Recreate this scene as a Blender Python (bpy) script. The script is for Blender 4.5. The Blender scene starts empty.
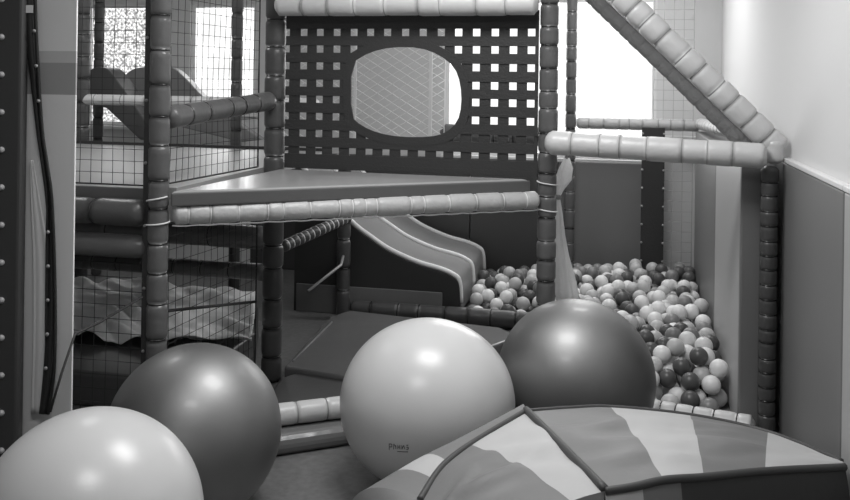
import bpy, bmesh, math, random
from mathutils import Vector, Matrix, noise
from mathutils.bvhtree import BVHTree
random.seed(7)
S = bpy.context.scene
COL = S.collection
H = 1.6; F = 900.0; PX, PY = 425.0, 80.0; ROLL = 0.014
CR, SR = math.cos(ROLL), math.sin(ROLL)
TH = math.atan(195/900.0); CT, ST = math.cos(TH), math.sin(TH)
CAM = Vector((0, 0, H))

# ------------------------------------------------------------------ survey helpers
def ray(px, py):
    dx, dy = px-PX, py-PY
    return Vector(((dx*CR+dy*SR)/F, 1.0, -(-dx*SR+dy*CR)/F))
def at(px, py, D): return CAM + ray(px, py)*D
def on_z(px, py, z):
    r = ray(px, py); return CAM + r*((z-H)/r.z)
def on_plane(px, py, p, n):
    r = ray(px, py); return CAM + r*((p-CAM).dot(n)/r.dot(n))
UX = Vector((CT, -ST, 0)); VX = Vector((ST, CT, 0))
def W(u, v, z=0.0): return UX*u + VX*v + Vector((0, 0, z))
def on_v(px, py, v): return on_plane(px, py, W(0, v), VX)
def uv(p): return p.dot(UX), p.dot(VX)
def u_at(px, v):
    p = on_v(px, 200, v); return p.dot(UX)
ROOMROT = -TH

# ------------------------------------------------------------------ materials
def lin(g):
    g /= 255.0
    return g/12.92 if g <= 0.04045 else ((g+0.055)/1.055)**2.4
def mat(name, g, rough=0.5, metal=0.0, bump=0.0, scale=20.0, var=0.0, coat=0.0, spec=0.5):
    m = bpy.data.materials.new(name); m.use_nodes = True
    nt = m.node_tree; b = nt.nodes['Principled BSDF']
    c = lin(g)
    b.inputs['Base Color'].default_value = (c, c, c, 1)
    b.inputs['Roughness'].default_value = rough
    b.inputs['Metallic'].default_value = metal
    b.inputs['Coat Weight'].default_value = coat
    b.inputs['Coat Roughness'].default_value = 0.15
    b.inputs['Specular IOR Level'].default_value = spec
    tc = nt.nodes.new('ShaderNodeTexCoord')
    if bump or var:
        n = nt.nodes.new('ShaderNodeTexNoise'); n.inputs['Scale'].default_value = scale
        n.inputs['Detail'].default_value = 4
        nt.links.new(tc.outputs['Object'], n.inputs['Vector'])
        if bump:
            bp = nt.nodes.new('ShaderNodeBump'); bp.inputs['Strength'].default_value = bump
            bp.inputs['Distance'].default_value = 0.01
            nt.links.new(n.outputs['Fac'], bp.inputs['Height'])
            nt.links.new(bp.outputs['Normal'], b.inputs['Normal'])
        if var:
            r = nt.nodes.new('ShaderNodeValToRGB')
            a, z = c*(1-var), min(1, c*(1+var))
            r.color_ramp.elements[0].position = 0.3; r.color_ramp.elements[1].position = 0.7
            r.color_ramp.elements[0].color = (a, a, a, 1); r.color_ramp.elements[1].color = (z, z, z, 1)
            nt.links.new(n.outputs['Fac'], r.inputs['Fac'])
            nt.links.new(r.outputs['Color'], b.inputs['Base Color'])
    return m
M = {}
M['wall'] = mat('painted_wall', 218, 0.7, bump=0.05, scale=60)
M['wall_back'] = mat('painted_back_wall', 212, 0.7, bump=0.05, scale=60)
M['ceiling'] = mat('ceiling_paint', 235, 0.8)
M['floor'] = mat('floor_mat_vinyl', 108, 0.55, bump=0.15, scale=30, var=0.15)
M['trimw'] = mat('white_trim', 225, 0.4)
M['pad_grey'] = mat('grey_wall_vinyl', 120, 0.45, bump=0.06, scale=8)
M['pad_pale'] = mat('pale_wall_vinyl', 215, 0.4, bump=0.06, scale=8)
M['pad_soft'] = mat('soft_pale_wall_vinyl', 176, 0.4, bump=0.06, scale=8)
M['pad_mid'] = mat('mid_wall_vinyl', 120, 0.4, bump=0.06, scale=8)
M['pad_dark'] = mat('dark_wall_vinyl', 118, 0.4, bump=0.06, scale=8)
M['pad_black'] = mat('black_wall_vinyl', 70, 0.4, bump=0.06, scale=8)
M['foam_dark'] = mat('dark_foam_sleeve', 76, 0.35, bump=0.35, scale=22)
M['foam_mid'] = mat('grey_foam_sleeve', 94, 0.33, bump=0.35, scale=22)
M['foam_white'] = mat('white_foam_sleeve', 205, 0.35, bump=0.35, scale=22)
M['foam_pale'] = mat('pale_foam_sleeve', 182, 0.38, bump=0.5, scale=30)
M['net_roll'] = mat('rolled_net_cord', 150, 0.6, bump=0.8, scale=60)
M['tie'] = mat('cable_tie', 40, 0.25)
M['tie_white'] = mat('white_cord', 225, 0.5)
M['tie_grey'] = mat('grey_tie', 150, 0.35)
M['black'] = mat('black_webbing', 50, 0.6, bump=0.2, scale=90)
M['net_black'] = mat('black_net_cord', 40, 0.6)
M['net_white'] = mat('white_net_cord', 225, 0.6)
M['net_grey'] = mat('grey_net_cord', 170, 0.6)
M['deck'] = mat('platform_vinyl', 156, 0.25, bump=0.15, scale=6)
M['deck_pale'] = mat('pale_platform_vinyl', 156, 0.4, bump=0.3, scale=5)
M['deck_edge'] = mat('platform_edge_vinyl', 92, 0.35, bump=0.1, scale=12)
M['slide'] = mat('slide_plastic', 142, 0.25, bump=0.15, scale=9)
M['slide_rib'] = mat('slide_pale_rib', 240, 0.25)
M['slide_side'] = mat('slide_side_panel', 58, 0.4)
M['matshine'] = mat('crash_mat_vinyl', 118, 0.18, bump=0.6, scale=5)
M['matdark'] = mat('dark_mat_vinyl', 76, 0.4, bump=0.3, scale=6)
M['silver'] = mat('silver_sheet', 248, 0.4, bump=0.4, scale=14)
M['hump_dark'] = mat('dark_wave_plastic', 82, 0.4)
M['hump_grey'] = mat('grey_wave_plastic', 135, 0.4)
M['ball_white'] = mat('white_exercise_vinyl', 210, 0.3, bump=0.02, scale=120)
M['ball_dark'] = mat('pearl_dark_vinyl', 146, 0.52, metal=0.92, bump=0.02, scale=150, coat=0.15)
M['plug'] = mat('ball_plug', 160, 0.4)
M['print'] = mat('printed_mark', 95, 0.5)
M['fab_pale'] = mat('pale_stripe_fabric', 186, 0.6, bump=0.35, scale=9)
M['fab_grey'] = mat('grey_stripe_fabric', 122, 0.55, bump=0.35, scale=9)
M['fab_dark'] = mat('dark_base_fabric', 58, 0.6, bump=0.35, scale=9)
M['piping'] = mat('dark_piping', 72, 0.5)
M['tag'] = mat('white_tag', 220, 0.6)
M['grommet'] = mat('pale_knot', 165, 0.35)
M['curtain'] = mat('white_net_fabric', 245, 0.7, bump=0.5, scale=60)
_nt = M['curtain'].node_tree; _tr = _nt.nodes.new('ShaderNodeBsdfTranslucent'); _tr.inputs[0].default_value = (.9, .9, .9, 1)
_mx = _nt.nodes.new('ShaderNodeMixShader'); _mx.inputs[0].default_value = .35
_nt.links.new(_nt.nodes['Principled BSDF'].outputs[0], _mx.inputs[1]); _nt.links.new(_tr.outputs[0], _mx.inputs[2])
_nt.links.new(_mx.outputs[0], _nt.nodes['Material Output'].inputs[0])
M['sheet_white'] = mat('white_curtain_fabric', 225, 0.7)
for k, g in (('pit_white', 235), ('pit_pale', 196), ('pit_mid', 132), ('pit_dark', 84)):
    M[k] = mat(k.replace('pit', 'pit_ball'), g, 0.35)

def banded_wall():
    m = mat('banded_partition_paint', 225, 0.7)
    nt = m.node_tree; b = nt.nodes['Principled BSDF']
    tc = nt.nodes.new('ShaderNodeTexCoord'); sp = nt.nodes.new('ShaderNodeSeparateXYZ')
    nt.links.new(tc.outputs['Object'], sp.inputs[0])
    mr = nt.nodes.new('ShaderNodeMapRange'); mr.inputs['From Min'].default_value = 1.0; mr.inputs['From Max'].default_value = 2.0
    nt.links.new(sp.outputs['Z'], mr.inputs['Value'])
    r = nt.nodes.new('ShaderNodeValToRGB'); r.color_ramp.interpolation = 'CONSTANT'
    e = r.color_ramp.elements
    def c(g): x = lin(g); return (x, x, x, 1)
    e[0].position = 0; e[0].color = c(240)
    e[1].position = 0.525; e[1].color = c(172)
    n = e.new(0.643); n.color = c(210)
    n = e.new(0.685); n.color = c(245)
    nt.links.new(mr.outputs[0], r.inputs['Fac']); nt.links.new(r.outputs['Color'], b.inputs['Base Color'])
    return m
M['partition'] = banded_wall()

def pane_mat(name, lo, scale):
    m = bpy.data.materials.new(name); m.use_nodes = True
    nt = m.node_tree; nt.nodes.clear()
    out = nt.nodes.new('ShaderNodeOutputMaterial'); t = nt.nodes.new('ShaderNodeBsdfTransparent')
    g = nt.nodes.new('ShaderNodeBsdfGlossy'); g.inputs['Roughness'].default_value = 0.05
    mx = nt.nodes.new('ShaderNodeMixShader'); mx.inputs[0].default_value = 0.04
    tc = nt.nodes.new('ShaderNodeTexCoord'); n = nt.nodes.new('ShaderNodeTexNoise')
    n.inputs['Scale'].default_value = scale; n.inputs['Detail'].default_value = 6
    r = nt.nodes.new('ShaderNodeValToRGB')
    r.color_ramp.elements[0].position = 0.4; r.color_ramp.elements[0].color = (lo, lo, lo, 1)
    r.color_ramp.elements[1].position = 0.6; r.color_ramp.elements[1].color = (1, 1, 1, 1)
    nt.links.new(tc.outputs['Object'], n.inputs['Vector']); nt.links.new(n.outputs['Fac'], r.inputs['Fac'])
    nt.links.new(r.outputs['Color'], t.inputs['Color'])
    nt.links.new(t.outputs[0], mx.inputs[1]); nt.links.new(g.outputs[0], mx.inputs[2])
    nt.links.new(mx.outputs[0], out.inputs[0])
    return m
M['pane_speckled'] = pane_mat('speckled_pane', 0.45, 48)
M['pane_clear'] = pane_mat('clear_pane', 0.85, 4)

# ------------------------------------------------------------------ mesh builder
class MB:
    def __init__(s): s.v = []; s.f = []; s.mi = []; s.sm = []
    def face(s, idx, mi=0, sm=False): s.f.append(tuple(idx)); s.mi.append(mi); s.sm.append(sm)
    def box(s, c, sx, sy, sz, ax=None, mi=0):
        """box centred at c; ax = 3 axis vectors (default room axes)"""
        ax = ax or (UX, VX, Vector((0, 0, 1)))
        b = len(s.v)
        for k in (-1, 1):
            for j in (-1, 1):
                for i in (-1, 1):
                    s.v.append(c + ax[0]*(i*sx/2) + ax[1]*(j*sy/2) + ax[2]*(k*sz/2))
        for q in ((0, 2, 3, 1), (4, 5, 7, 6), (0, 1, 5, 4), (2, 6, 7, 3), (0, 4, 6, 2), (1, 3, 7, 5)):
            s.face([b+x for x in q], mi)
        return s
    def ubox(s, u0, u1, v0, v1, z0, z1, mi=0):
        return s.box(W((u0+u1)/2, (v0+v1)/2, (z0+z1)/2), abs(u1-u0), abs(v1-v0), abs(z1-z0), mi=mi)
    def rings(s, rings, closed_ends=True, mi=0, sm=True):
        n = len(rings[0]); b = len(s.v)
        for r in rings: s.v.extend(r)
        for i in range(len(rings)-1):
            for j in range(n):
                k = (j+1) % n
                s.face((b+i*n+j, b+i*n+k, b+(i+1)*n+k, b+(i+1)*n+j), mi, sm)
        if closed_ends:
            s.face([b+j for j in reversed(range(n))], mi, sm)
            s.face([b+(len(rings)-1)*n+j for j in range(n)], mi, sm)
        return s
    def lathe(s, p0, p1, prof, seg=16, mi=0, sm=True):
        d = (p1-p0); L = d.length; d = d/L
        a = d.orthogonal().normalized(); bb = d.cross(a)
        rs = []
        for t, r in prof:
            c = p0 + d*(t*L); r = max(r, 1e-4)
            rs.append([c + (a*math.cos(2*math.pi*k/seg)+bb*math.sin(2*math.pi*k/seg))*r for k in range(seg)])
        return s.rings(rs, True, mi, sm)
    def tube(s, pts, r, seg=8, mi=0):
        rs = []; n = len(pts); prev = None
        for i, p in enumerate(pts):
            d = (pts[min(i+1, n-1)]-pts[max(i-1, 0)]).normalized()
            if prev is None: a = d.orthogonal().normalized()
            else:
                a = prev - d*prev.dot(d); a.normalize()
            prev = a; b = d.cross(a)
            rr = r[i] if isinstance(r, (list, tuple)) else r
            rs.append([p+(a*math.cos(2*math.pi*k/seg)+b*math.sin(2*math.pi*k/seg))*rr for k in range(seg)])
        return s.rings(rs, True, mi, True)
    def prism(s, poly, d, mi=0):
        """extrude polygon (list of Vectors) by vector d"""
        n = len(poly); b = len(s.v)
        s.v.extend(poly); s.v.extend([p+d for p in poly])
        s.face(list(range(b, b+n)), mi); s.face([b+n+i for i in reversed(range(n))], mi)
        for i in range(n):
            j = (i+1) % n
            s.face((b+i, b+n+i, b+n+j, b+j), mi)
        return s
    def grid(s, P, mi=None, sm=True):
        """P[i][j] grid of points; mi optional function(i,j)"""
        b = len(s.v); n, m = len(P), len(P[0])
        for r in P: s.v.extend(r)
        for i in range(n-1):
            for j in range(m-1):
                s.face((b+i*m+j, b+i*m+j+1, b+(i+1)*m+j+1, b+(i+1)*m+j), mi(i, j) if mi else 0, sm)
        return s
    def build(s, name, mats, parent=None, bevel=0.0, origin=None, solid=0.0, weld=False):
        if not isinstance(mats, (list, tuple)): mats = [mats]
        me = bpy.data.meshes.new(name)
        if parent is not None: o0 = Vector(parent['_wl']) if '_wl' in parent else parent.location
        else:
            if origin is None:
                n = len(s.v); c = sum(s.v, Vector())/n
                origin = Vector((c.x, c.y, min(p.z for p in s.v)))
            o0 = origin
        me.from_pydata([tuple(p-o0) for p in s.v], [], s.f)
        for m_ in mats: me.materials.append(m_)
        me.polygons.foreach_set('material_index', s.mi)
        me.polygons.foreach_set('use_smooth', s.sm)
        bm = bmesh.new(); bm.from_mesh(me)
        if weld: bmesh.ops.remove_doubles(bm, verts=bm.verts, dist=1e-4)
        bmesh.ops.recalc_face_normals(bm, faces=bm.faces)
        bm.to_mesh(me); bm.free(); me.update()
        ob = bpy.data.objects.new(name, me); COL.objects.link(ob)
        if parent is not None:
            ob.parent = parent
            WL[ob.name] = o0
        else:
            ob.location = o0; WL[ob.name] = o0
        if bevel:
            bv = ob.modifiers.new('Bevel', 'BEVEL'); bv.width = bevel; bv.segments = 3; bv.limit_method = 'ANGLE'
            bv.harden_normals = False
        if solid:
            so = ob.modifiers.new('Solid', 'SOLIDIFY'); so.thickness = solid; so.offset = 0
        return ob
WL = {}
_build = MB.build
def build(self, name, mats, parent=None, **k):
    # world location of a parent is always its accumulated origin (translation only)
    if parent is None: return _build(self, name, mats, None, **k)
    o0 = WL[parent.name]
    class Pseudo: pass
    mats_ = mats if isinstance(mats, (list, tuple)) else [mats]
    ob = _build(self, name, mats_, None, origin=o0, **{a: b for a, b in k.items() if a != 'origin'})
    ob.location = (0, 0, 0); ob.parent = parent
    WL[ob.name] = o0
    return ob
MB.build = build

def tag(o, label, cat=None, group=None, kind=None):
    if label: o['label'] = label
    if cat: o['category'] = cat
    if group: o['group'] = group
    if kind: o['kind'] = kind
    return o
def thing(name, loc, label, cat, group=None):
    o = bpy.data.objects.new(name, None); COL.objects.link(o); o.location = loc; o.empty_display_size = 0.05
    WL[o.name] = Vector(loc)
    return tag(o, label, cat, group)

# ------------------------------------------------------------------ quilted foam sleeves
def sleeve_profile(L, r, ties, pinch=0.16, endr=True, jitter=0.03):
    """ties: fractions 0..1 where the sleeve is cinched"""
    edges = [0.0]+sorted(ties)+[1.0]
    prof = []
    if endr: prof += [(0, r*0.02), (0.0, r*0.55), (min(0.25*r/L, 0.4), r*0.85)]
    for a, b in zip(edges[:-1], edges[1:]):
        k = 1+random.uniform(-jitter, jitter)
        for i in range(9):
            t = i/8.0
            x = a+(b-a)*t
            if endr and (x*L < 0.3*r or (1-x)*L < 0.3*r): continue
            w = (b-a)*L
            edge = min(t, 1-t)*w
            q = min(1.0, edge/(0.45*r))
            rr = r*k*(1-pinch*(1-math.sqrt(max(0, 1-(1-q)**2))))
            prof.append((x, rr))
    if endr: prof += [(1-min(0.25*r/L, 0.4), r*0.85), (1.0, r*0.55), (1.0, r*0.02)]
    prof.sort(key=lambda q: q[0])
    return prof
def foam(name, p0, p1, r, ties, m, label, cat, group=None, tie_m='tie', tie_w=0.006, pinch=0.16, tie_parts=True, extra=None):
    base = p0 if p0.z <= p1.z else p1
    t = thing(name, Vector((base.x, base.y, min(p0.z, p1.z))), label, cat, group)
    L = (p1-p0).length
    MB().lathe(p0, p1, sleeve_profile(L, r, ties, pinch), 20).build('foam_sleeve', M[m], t)
    d = (p1-p0)/L
    if tie_parts:
        for q in ties:
            c = p0+(p1-p0)*q
            rr = r*(1-pinch)+0.0025
            MB().lathe(c-d*tie_w/2, c+d*tie_w/2, [(0, rr*0.9), (0, rr), (1, rr), (1, rr*0.9)], 18).build('cable_tie', M[tie_m], t)
    return t
def even(n, j=0.0): return [(i+random.uniform(-j, j))/n for i in range(1, n)]

# ================================================================== SETTING
def struct(o, label=None): return tag(o, label, None, None, 'structure')
U0, U1, V0, V1, ZC = -5.6, 0.75, -2.6, 7.15, 2.8
struct(MB().ubox(U0-.1, U1+.1, V0-.1, V1+.2, -0.1, 0.0).build('floor', M['floor']), 'dark vinyl floor of the soft play room')
struct(MB().ubox(U0-.1, U1+.1, V0-.1, V1+.2, ZC, ZC+.1).build('ceiling', M['ceiling']), 'white ceiling above the play frame')
struct(MB().ubox(U1, U1+.1, V0, V1+.2, 0, ZC).build('wall_right', M['wall']), 'bright white wall at the right of the room')
struct(MB().ubox(U0-.1, U0, V0, V1+.2, 0, ZC).build('wall_far_left', M['wall_back']), 'pale wall beyond the left of the play frame')
struct(MB().ubox(U0, U1, V0-.1, V0, 0, ZC).build('wall_front', M['wall']), 'white wall behind the viewer')
# back wall with three window openings
vb = V1
wins = [(u_at(84, vb), u_at(146, vb), 1.16, 2.23, 'pane_speckled'),
        (u_at(188, vb), u_at(254, vb), 1.30, 2.23, 'pane_clear'),
        (u_at(443, vb), u_at(655, vb), 1.0, 2.26, 'pane_clear')]
bw = MB(); x = U0
for (a, b, z0, z1, pm) in wins:
    bw.ubox(x, a, vb, vb+.2, 0, ZC); bw.ubox(a, b, vb, vb+.2, 0, z0); bw.ubox(a, b, vb, vb+.2, z1, ZC); x = b
bw.ubox(x, U1, vb, vb+.2, 0, ZC)
struct(bw.build('wall_back', M['wall_back']), 'pale back wall with bright windows behind the play frame')
wl = ['speckled bright window at the far left of the back wall', 'bright window behind the net beside the dark padded post',
      'large bright window behind the ball pit']
for i, (a, b, z0, z1, pm) in enumerate(wins):
    fr = MB(); w = 0.035
    fr.ubox(a, a+w, vb+.03, vb+.09, z0, z1); fr.ubox(b-w, b, vb+.03, vb+.09, z0, z1)
    fr.ubox(a+w, b-w, vb+.03, vb+.09, z0, z0+w); fr.ubox(a+w, b-w, vb+.03, vb+.09, z1-w, z1)
    o = struct(fr.build('window_%d' % (i+1), M['trimw']), wl[i])
    MB().ubox(a+w, b-w, vb+.055, vb+.061, z0+w, z1-w).build('pane', M[pm], o)
    MB().ubox(a-.02, b+.02, vb-.03, vb+.03, z0-.03, z0-.001).build('sill', M['trimw'], o)
# partition (left foreground), with painted band
pv = 2.95
o = MB().ubox(U0, u_at(75.3, pv+.008), pv, pv+.008, 0, 2.5).build('wall_left', M['partition'])
struct(o, 'pale partition with a darker painted band at left')
# right wall pads
def wall_pad(u0, u1, v0, v1, z1, m, label, cap=None, z0=0.0):
    t = thing('wall_pad', W((u0+u1)/2, (v0+v1)/2, z0), label, 'wall pad', 'padded wall panels')
    zt = z1-0.02 if cap else z1
    MB().ubox(u0, u1, v0, v1, z0, zt).build('pad', M[m], t, bevel=0.008)
    if cap: MB().ubox(u0-.004, u1, v0, v1, zt, z1).build('cap', M[cap], t, bevel=0.004)
    return t
pu0, pu1 = 0.721, 0.749
wall_pad(pu0, pu1, 0.8, 3.165, 1.275, 'pad_soft', 'pale wall pad at the right edge of the photo', 'trimw')
wall_pad(pu0, pu1, 3.175, 4.305, 1.275, 'pad_grey', 'large mid grey wall pad in front of the slim dark corner post', 'trimw')
su = 0.55
wall_pad(su, 0.705, 4.365, 5.455, 1.25, 'pad_soft', 'thick pale wall pad along the right side of the ball pit')
wall_pad(su, 0.705, 5.46, 6.90, 1.25, 'pad_mid', 'thick mid grey wall pad in the far right corner of the ball pit')
wall_pad(su-.003, 0.635, 4.315, 4.36, 1.235, 'pad_dark', 'narrow dark pad beside the slim dark corner post')
bv0, bv1 = 7.105, 7.149
ub = [u_at(250, 7.1), u_at(470, 7.1), u_at(557, 7.1), u_at(650, 7.1), 0.705]
for a, b, m, l in zip(ub[:-1], ub[1:], ('pad_black', 'pad_black', 'pad_dark', 'pad_pale'),
                      ('black wall pad behind the wavy grooved slide', 'black wall pad between the slide end and the padded centre post',
                       'dark grey wall pad behind the ball pit under the window',
                       'pale wall pad behind the narrow grey net')):
    wall_pad(a+.003, b-.003, bv0, bv1, 0.98 if m != 'pad_mid' and m != 'pad_pale' else 1.2, m, l)

# ================================================================== PLAY FRAME
pL = at(158.5, 200, 3.73); pL.z = 0
pC = at(547, 200, 4.39); pC.z = 0
pR = at(768, 300, 4.0); pR.z = 0
pB = at(273, 250, 4.75); pB.z = 0
def up(p, z): return Vector((p.x, p.y, z))
ZT = 2.5
def post(p, r, n, m, label, z0=0.0, z1=ZT, name='padded_post', group='padded posts of the play frame', tm='tie'):
    return foam(name, up(p, z0), up(p, z1), r, even(n, 0.12), m, label, 'post', group, tie_m=tm)
postL = post(pL, 0.043, 19, 'foam_mid', 'padded grey post at the front left corner of the raised platform')
postC = post(pC, 0.046, 24, 'foam_mid', 'padded grey post at the right tip of the raised platform')
postB = post(pB, 0.055, 17, 'foam_dark', 'dark padded post at the back corner of the raised platform')
postR = post(pR, 0.038, 19, 'foam_dark', 'slim dark padded post against the right wall', 0.0, 1.24)
pBP = on_v(569.5, 200, 6.95); pBP.z = 0
post(pBP, 0.042, 20, 'foam_mid', 'thin dark padded post at the back, behind the centre post')
pF1 = W(u_at(81, 5.68), 5.68); post(pF1, 0.05, 16, 'foam_dark', 'dark padded post at the far left end of the back rail')
pF2 = W(u_at(97, 6.48), 6.48); post(pF2, 0.04, 16, 'foam_dark', 'thin dark post in front of the speckled window')
pF3 = W(u_at(235, 5.68), 5.68); post(pF3, 0.038, 16, 'foam_dark', 'thin dark post crossing the bright left window')
pF4 = at(343, 300, 6.0); pF4.z = 0
pF4_ = post(pF4, 0.046, 6, 'foam_dark', 'short dark post under the platform at the upper end of the slide', 0.0, 1.06)

# raised platform: triangular deck + pale deck at the left
zp = 1.125
def inset(p, c, d): return p+(c-p).normalized()*d
cen = (pL+pC+pB)/3
t = thing('platform', up(cen, zp-.06), 'triangular grey vinyl platform raised between three padded posts', 'platform')
tri = [up(pL+UX*0.055, zp-.05), up(inset(pC, cen, 0.09), zp-.05), up(inset(pB, cen, 0.06)+VX*.0, zp-.05)]
MB().prism(tri, Vector((0, 0, 0.05))).build('deck', [M['deck']], t, bevel=0.012)
dd = (tri[1]-tri[0]).normalized(); nn = Vector((dd.y, -dd.x, 0))
MB().prism([tri[0]+Vector((0,0,-.012))+nn*.002, tri[1]+Vector((0,0,-.012))+nn*.002, tri[1]+nn*.014+Vector((0,0,-.012)), tri[0]+nn*.014+Vector((0,0,-.012))], Vector((0, 0, 0.056))).build('front_edge', M['deck_edge'], t, bevel=0.006)
uL = uv(pL)[0]
t = thing('platform', W(-2.6, 4.5, zp-.06), 'pale vinyl platform behind the netting at the left', 'platform')
du0, du1 = -4.6, uL-.06
def tri_pale():
    a = W(uL+.06, 3.6, zp-.05); b = W(uv(pB)[0]-.03, 4.42, zp-.05)
MB().ubox(du0, uL-.075, 3.47, 5.60, zp-.05, zp).ubox(uL-.075, uL+.02, 3.53, 5.60, zp-.05, zp).build('deck', M['deck_pale'], t)
MB().ubox(du0, uL-.075, 3.452, 3.469, zp-.055, zp+.002).build('front_edge', M['deck_edge'], t, bevel=0.004)
MB().ubox(du0, uL+.02, 5.601, 5.62, zp-.05, zp+.02).build('back_edge', M['black'], t, bevel=0.004)

# padded rolls
def roll(p0, p1, r, n, m, label, group=None, **k):
    ties = k.pop('ties', None) or even(n, 0.2)
    return foam('padded_rail', p0, p1, r, ties, m, label, 'rail', group or 'padded rails of the play frame', **k)
dLC = (pC-pL).normalized(); nLC = Vector((dLC.y, -dLC.x, 0))
zr = 1.025
px_t = [188, 210, 238, 267, 282, 309, 338, 351, 364, 375, 409, 422, 447, 474, 501, 524]
rA, rB = pL+dLC*.055, pC-dLC*.05
def frac(px):
    q = on_plane(px, 205, pL, nLC); return (q-rA).dot(dLC)/(rB-rA).length
tf = sorted(frac(p) for p in px_t)
rollf = roll(up(rA, zr), up(rB, zr), 0.043, 0, 'foam_pale', 'pale quilted roll with white cord along the platform front edge', ties=tf, tie_m='tie_white', tie_w=0.004, pinch=0.12)
# white cord under that roll and round both posts
pts = []
for i in range(61):
    s = i/60.0; p = rA+(rB-rA)*s
    pts.append(up(p, zr-.043-.002-0.004*abs(math.sin(s*17*math.pi)))+nLC*0.012)
MB().tube(pts, 0.0035, 6).build('cord', M['tie_white'], rollf)
def ring_part(parent, p, r, z0, z1, name, m, a0=0, a1=2*math.pi, rad=0.0035):
    pts = []
    for i in range(25):
        a = a0+(a1-a0)*i/24
        pts.append(up(p, z0+(z1-z0)*i/24)+Vector((math.cos(a), math.sin(a), 0))*r)
    MB().tube(pts, rad, 6).build(name, M[m], parent)
ring_part(postL, pL, 0.047, 0.985, 1.0, 'cord_loop', 'tie_white', math.pi*1.05, math.pi*2.1)
ring_part(postL, pL, 0.047, 1.085, 1.105, 'cord_loop', 'tie_white', math.pi*1.1, math.pi*1.85)
ring_part(postC, pC, 0.049, 0.985, 0.965, 'cord_loop', 'tie_white', math.pi*1.0, math.pi*2.0)
ring_part(postC, pC, 0.049, 1.115, 1.095, 'cord_loop', 'tie_white', math.pi*1.0, math.pi*2.0)
# top roll above the strap panel
dBC = (pC-pB).normalized(); nBC = Vector((dBC.y, -dBC.x, 0))
roll(up(pB+dBC*.05+nBC*.11, 1.975), up(pC-dBC*.045+nBC*.09, 1.975), 0.058, 9, 'foam_white', 'thick white roll above the black strap panel', pinch=0.05, tie_w=.003, tie_m='tie_grey')
# guard rail L-B
dLB = (pB-pL).normalized()
roll(up(pL+dLB*.05, 1.425), up(pB-dLB*.06, 1.48), 0.048, 6, 'foam_mid', 'dark grey guard rail sloping away from the front left post', pinch=0.06)
# front rail C-R, back rail, side rail, diagonals
dCR = (pR-pC).normalized(); nCR = Vector((dCR.y, -dCR.x, 0))
roll(up(pC+dCR*.02+nCR*.11, 1.312), up(pR-dCR*.01+nCR*.06, 1.287), 0.056, 8, 'foam_white', 'thick white rail along the front of the ball pit', pinch=0.035, tie_w=.003, tie_m='tie_grey')
pBR = W(u_at(699, 6.95), 6.95)
roll(up(pBP+UX*.045, 1.29), up(pBR, 1.29), 0.046, 9, 'foam_pale', 'pale rail crossing the bright window at the back', pinch=0.1, tie_m='tie_grey')
roll(up(pBR+UX*.0-VX*.06, 1.305), up(pR+VX*.05, 1.345), 0.04, 18, 'foam_pale', 'narrow pale side rail running back along the right wall', pinch=0.1, tie_m='tie_grey')
fa_, fb_ = at(781, 151, 4.03), at(606, -18, 4.22)
fr_ = roll(fa_, fa_+(fb_-fa_)*1.3, 0.06, 14, 'foam_white', 'fat white roll sloping steeply up from the right wall post', pinch=0.16, tie_m='tie_grey')
MB().lathe(up(pR, 1.25)+UX*.02+VX*.02, up(pR, 1.36)+UX*.02+VX*.02, sleeve_profile(.11, .04, [], 0.1), 18).build('foam_elbow', M['foam_white'], fr_)
q0, q1 = at(752, 150, 4.28), at(582, -14, 4.62); q1 = q0+(q1-q0)*1.25
dg = foam('rolled_net', q0, q1, 0.042, even(22), 'net_roll', 'grey rolled up net lashed under the fat sloping white roll', 'net', tie_m='tie_grey', pinch=0.1)
MB().tube([q0+Vector((0, -.03, .04))+(q1-q0)*(i/30) for i in range(31)], 0.006, 6).build('lashing_cord', M['tie_white'], dg)
# floor rolls
roll(up(pC+dCR*.3, 0.07), up(pR-dCR*.045, 0.07)+nCR*.03, 0.06, 8, 'foam_white', 'white quilted roll on the floor in front of the ball pit', pinch=0.1, tie_m='tie')
fl0, fl1 = pL+dLC*.10, pL+dLC*1.25
roll(up(fl0, 0.135), up(fl1, 0.135), 0.047, 9, 'foam_white', 'white quilted roll low between the dark and pale exercise balls', pinch=0.07, tie_m='tie_grey')
st = thing('step_pad', up((fl0+fl1)/2, 0), 'low shiny grey step pad under the white floor roll', 'pad')
MB().prism([up(fl0+nLC*.14, 0), up(fl1+nLC*.10, 0), up(fl1-nLC*.06, 0), up(fl0-nLC*.06, 0)], Vector((0, 0, .086))).build('pad', M['matshine'], st, bevel=0.035)
# left u-direction rails at L depth and under deck
vL = uv(pL)[1]
roll(W(du0, vL, zr+.005), W(uL-.055, vL, zr+.005), 0.055, 10, 'foam_dark', 'dark quilted rail left of the front left post', pinch=0.1)
roll(W(du0, vL+.02, 0.885), W(uL-.055, vL+.02, 0.885), 0.05, 5, 'foam_mid', 'smooth dark rail below the quilted rail at far left', pinch=0.03)
roll(W(-4.4, 5.05, 0.645), W(u_at(268, 5.05), 5.05, 0.645), 0.068, 7, 'foam_mid', 'thick grey rail under the platform, upper of two behind the net', pinch=0.03)
roll(W(-4.4, 5.05, 0.44), W(u_at(268, 5.05), 5.05, 0.44), 0.05, 12, 'foam_dark', 'dark rail under the platform just above the silver sheet', pinch=0.08)
roll(W(u_at(70,5.68), 5.68, 1.43), W(-1.95, 5.68, 1.43), 0.038, 10, 'foam_white', 'pale guard rail along the back of the left platform', pinch=0.06, tie_m='tie_grey')
# border roll in front of the slide end
vS = 5.8
roll(W(u_at(352, vS), vS, 0.06), W(-.45, vS, 0.06), 0.058, 8, 'foam_dark', 'dark floor roll at the foot of the wavy slide', pinch=0.04)
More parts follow.
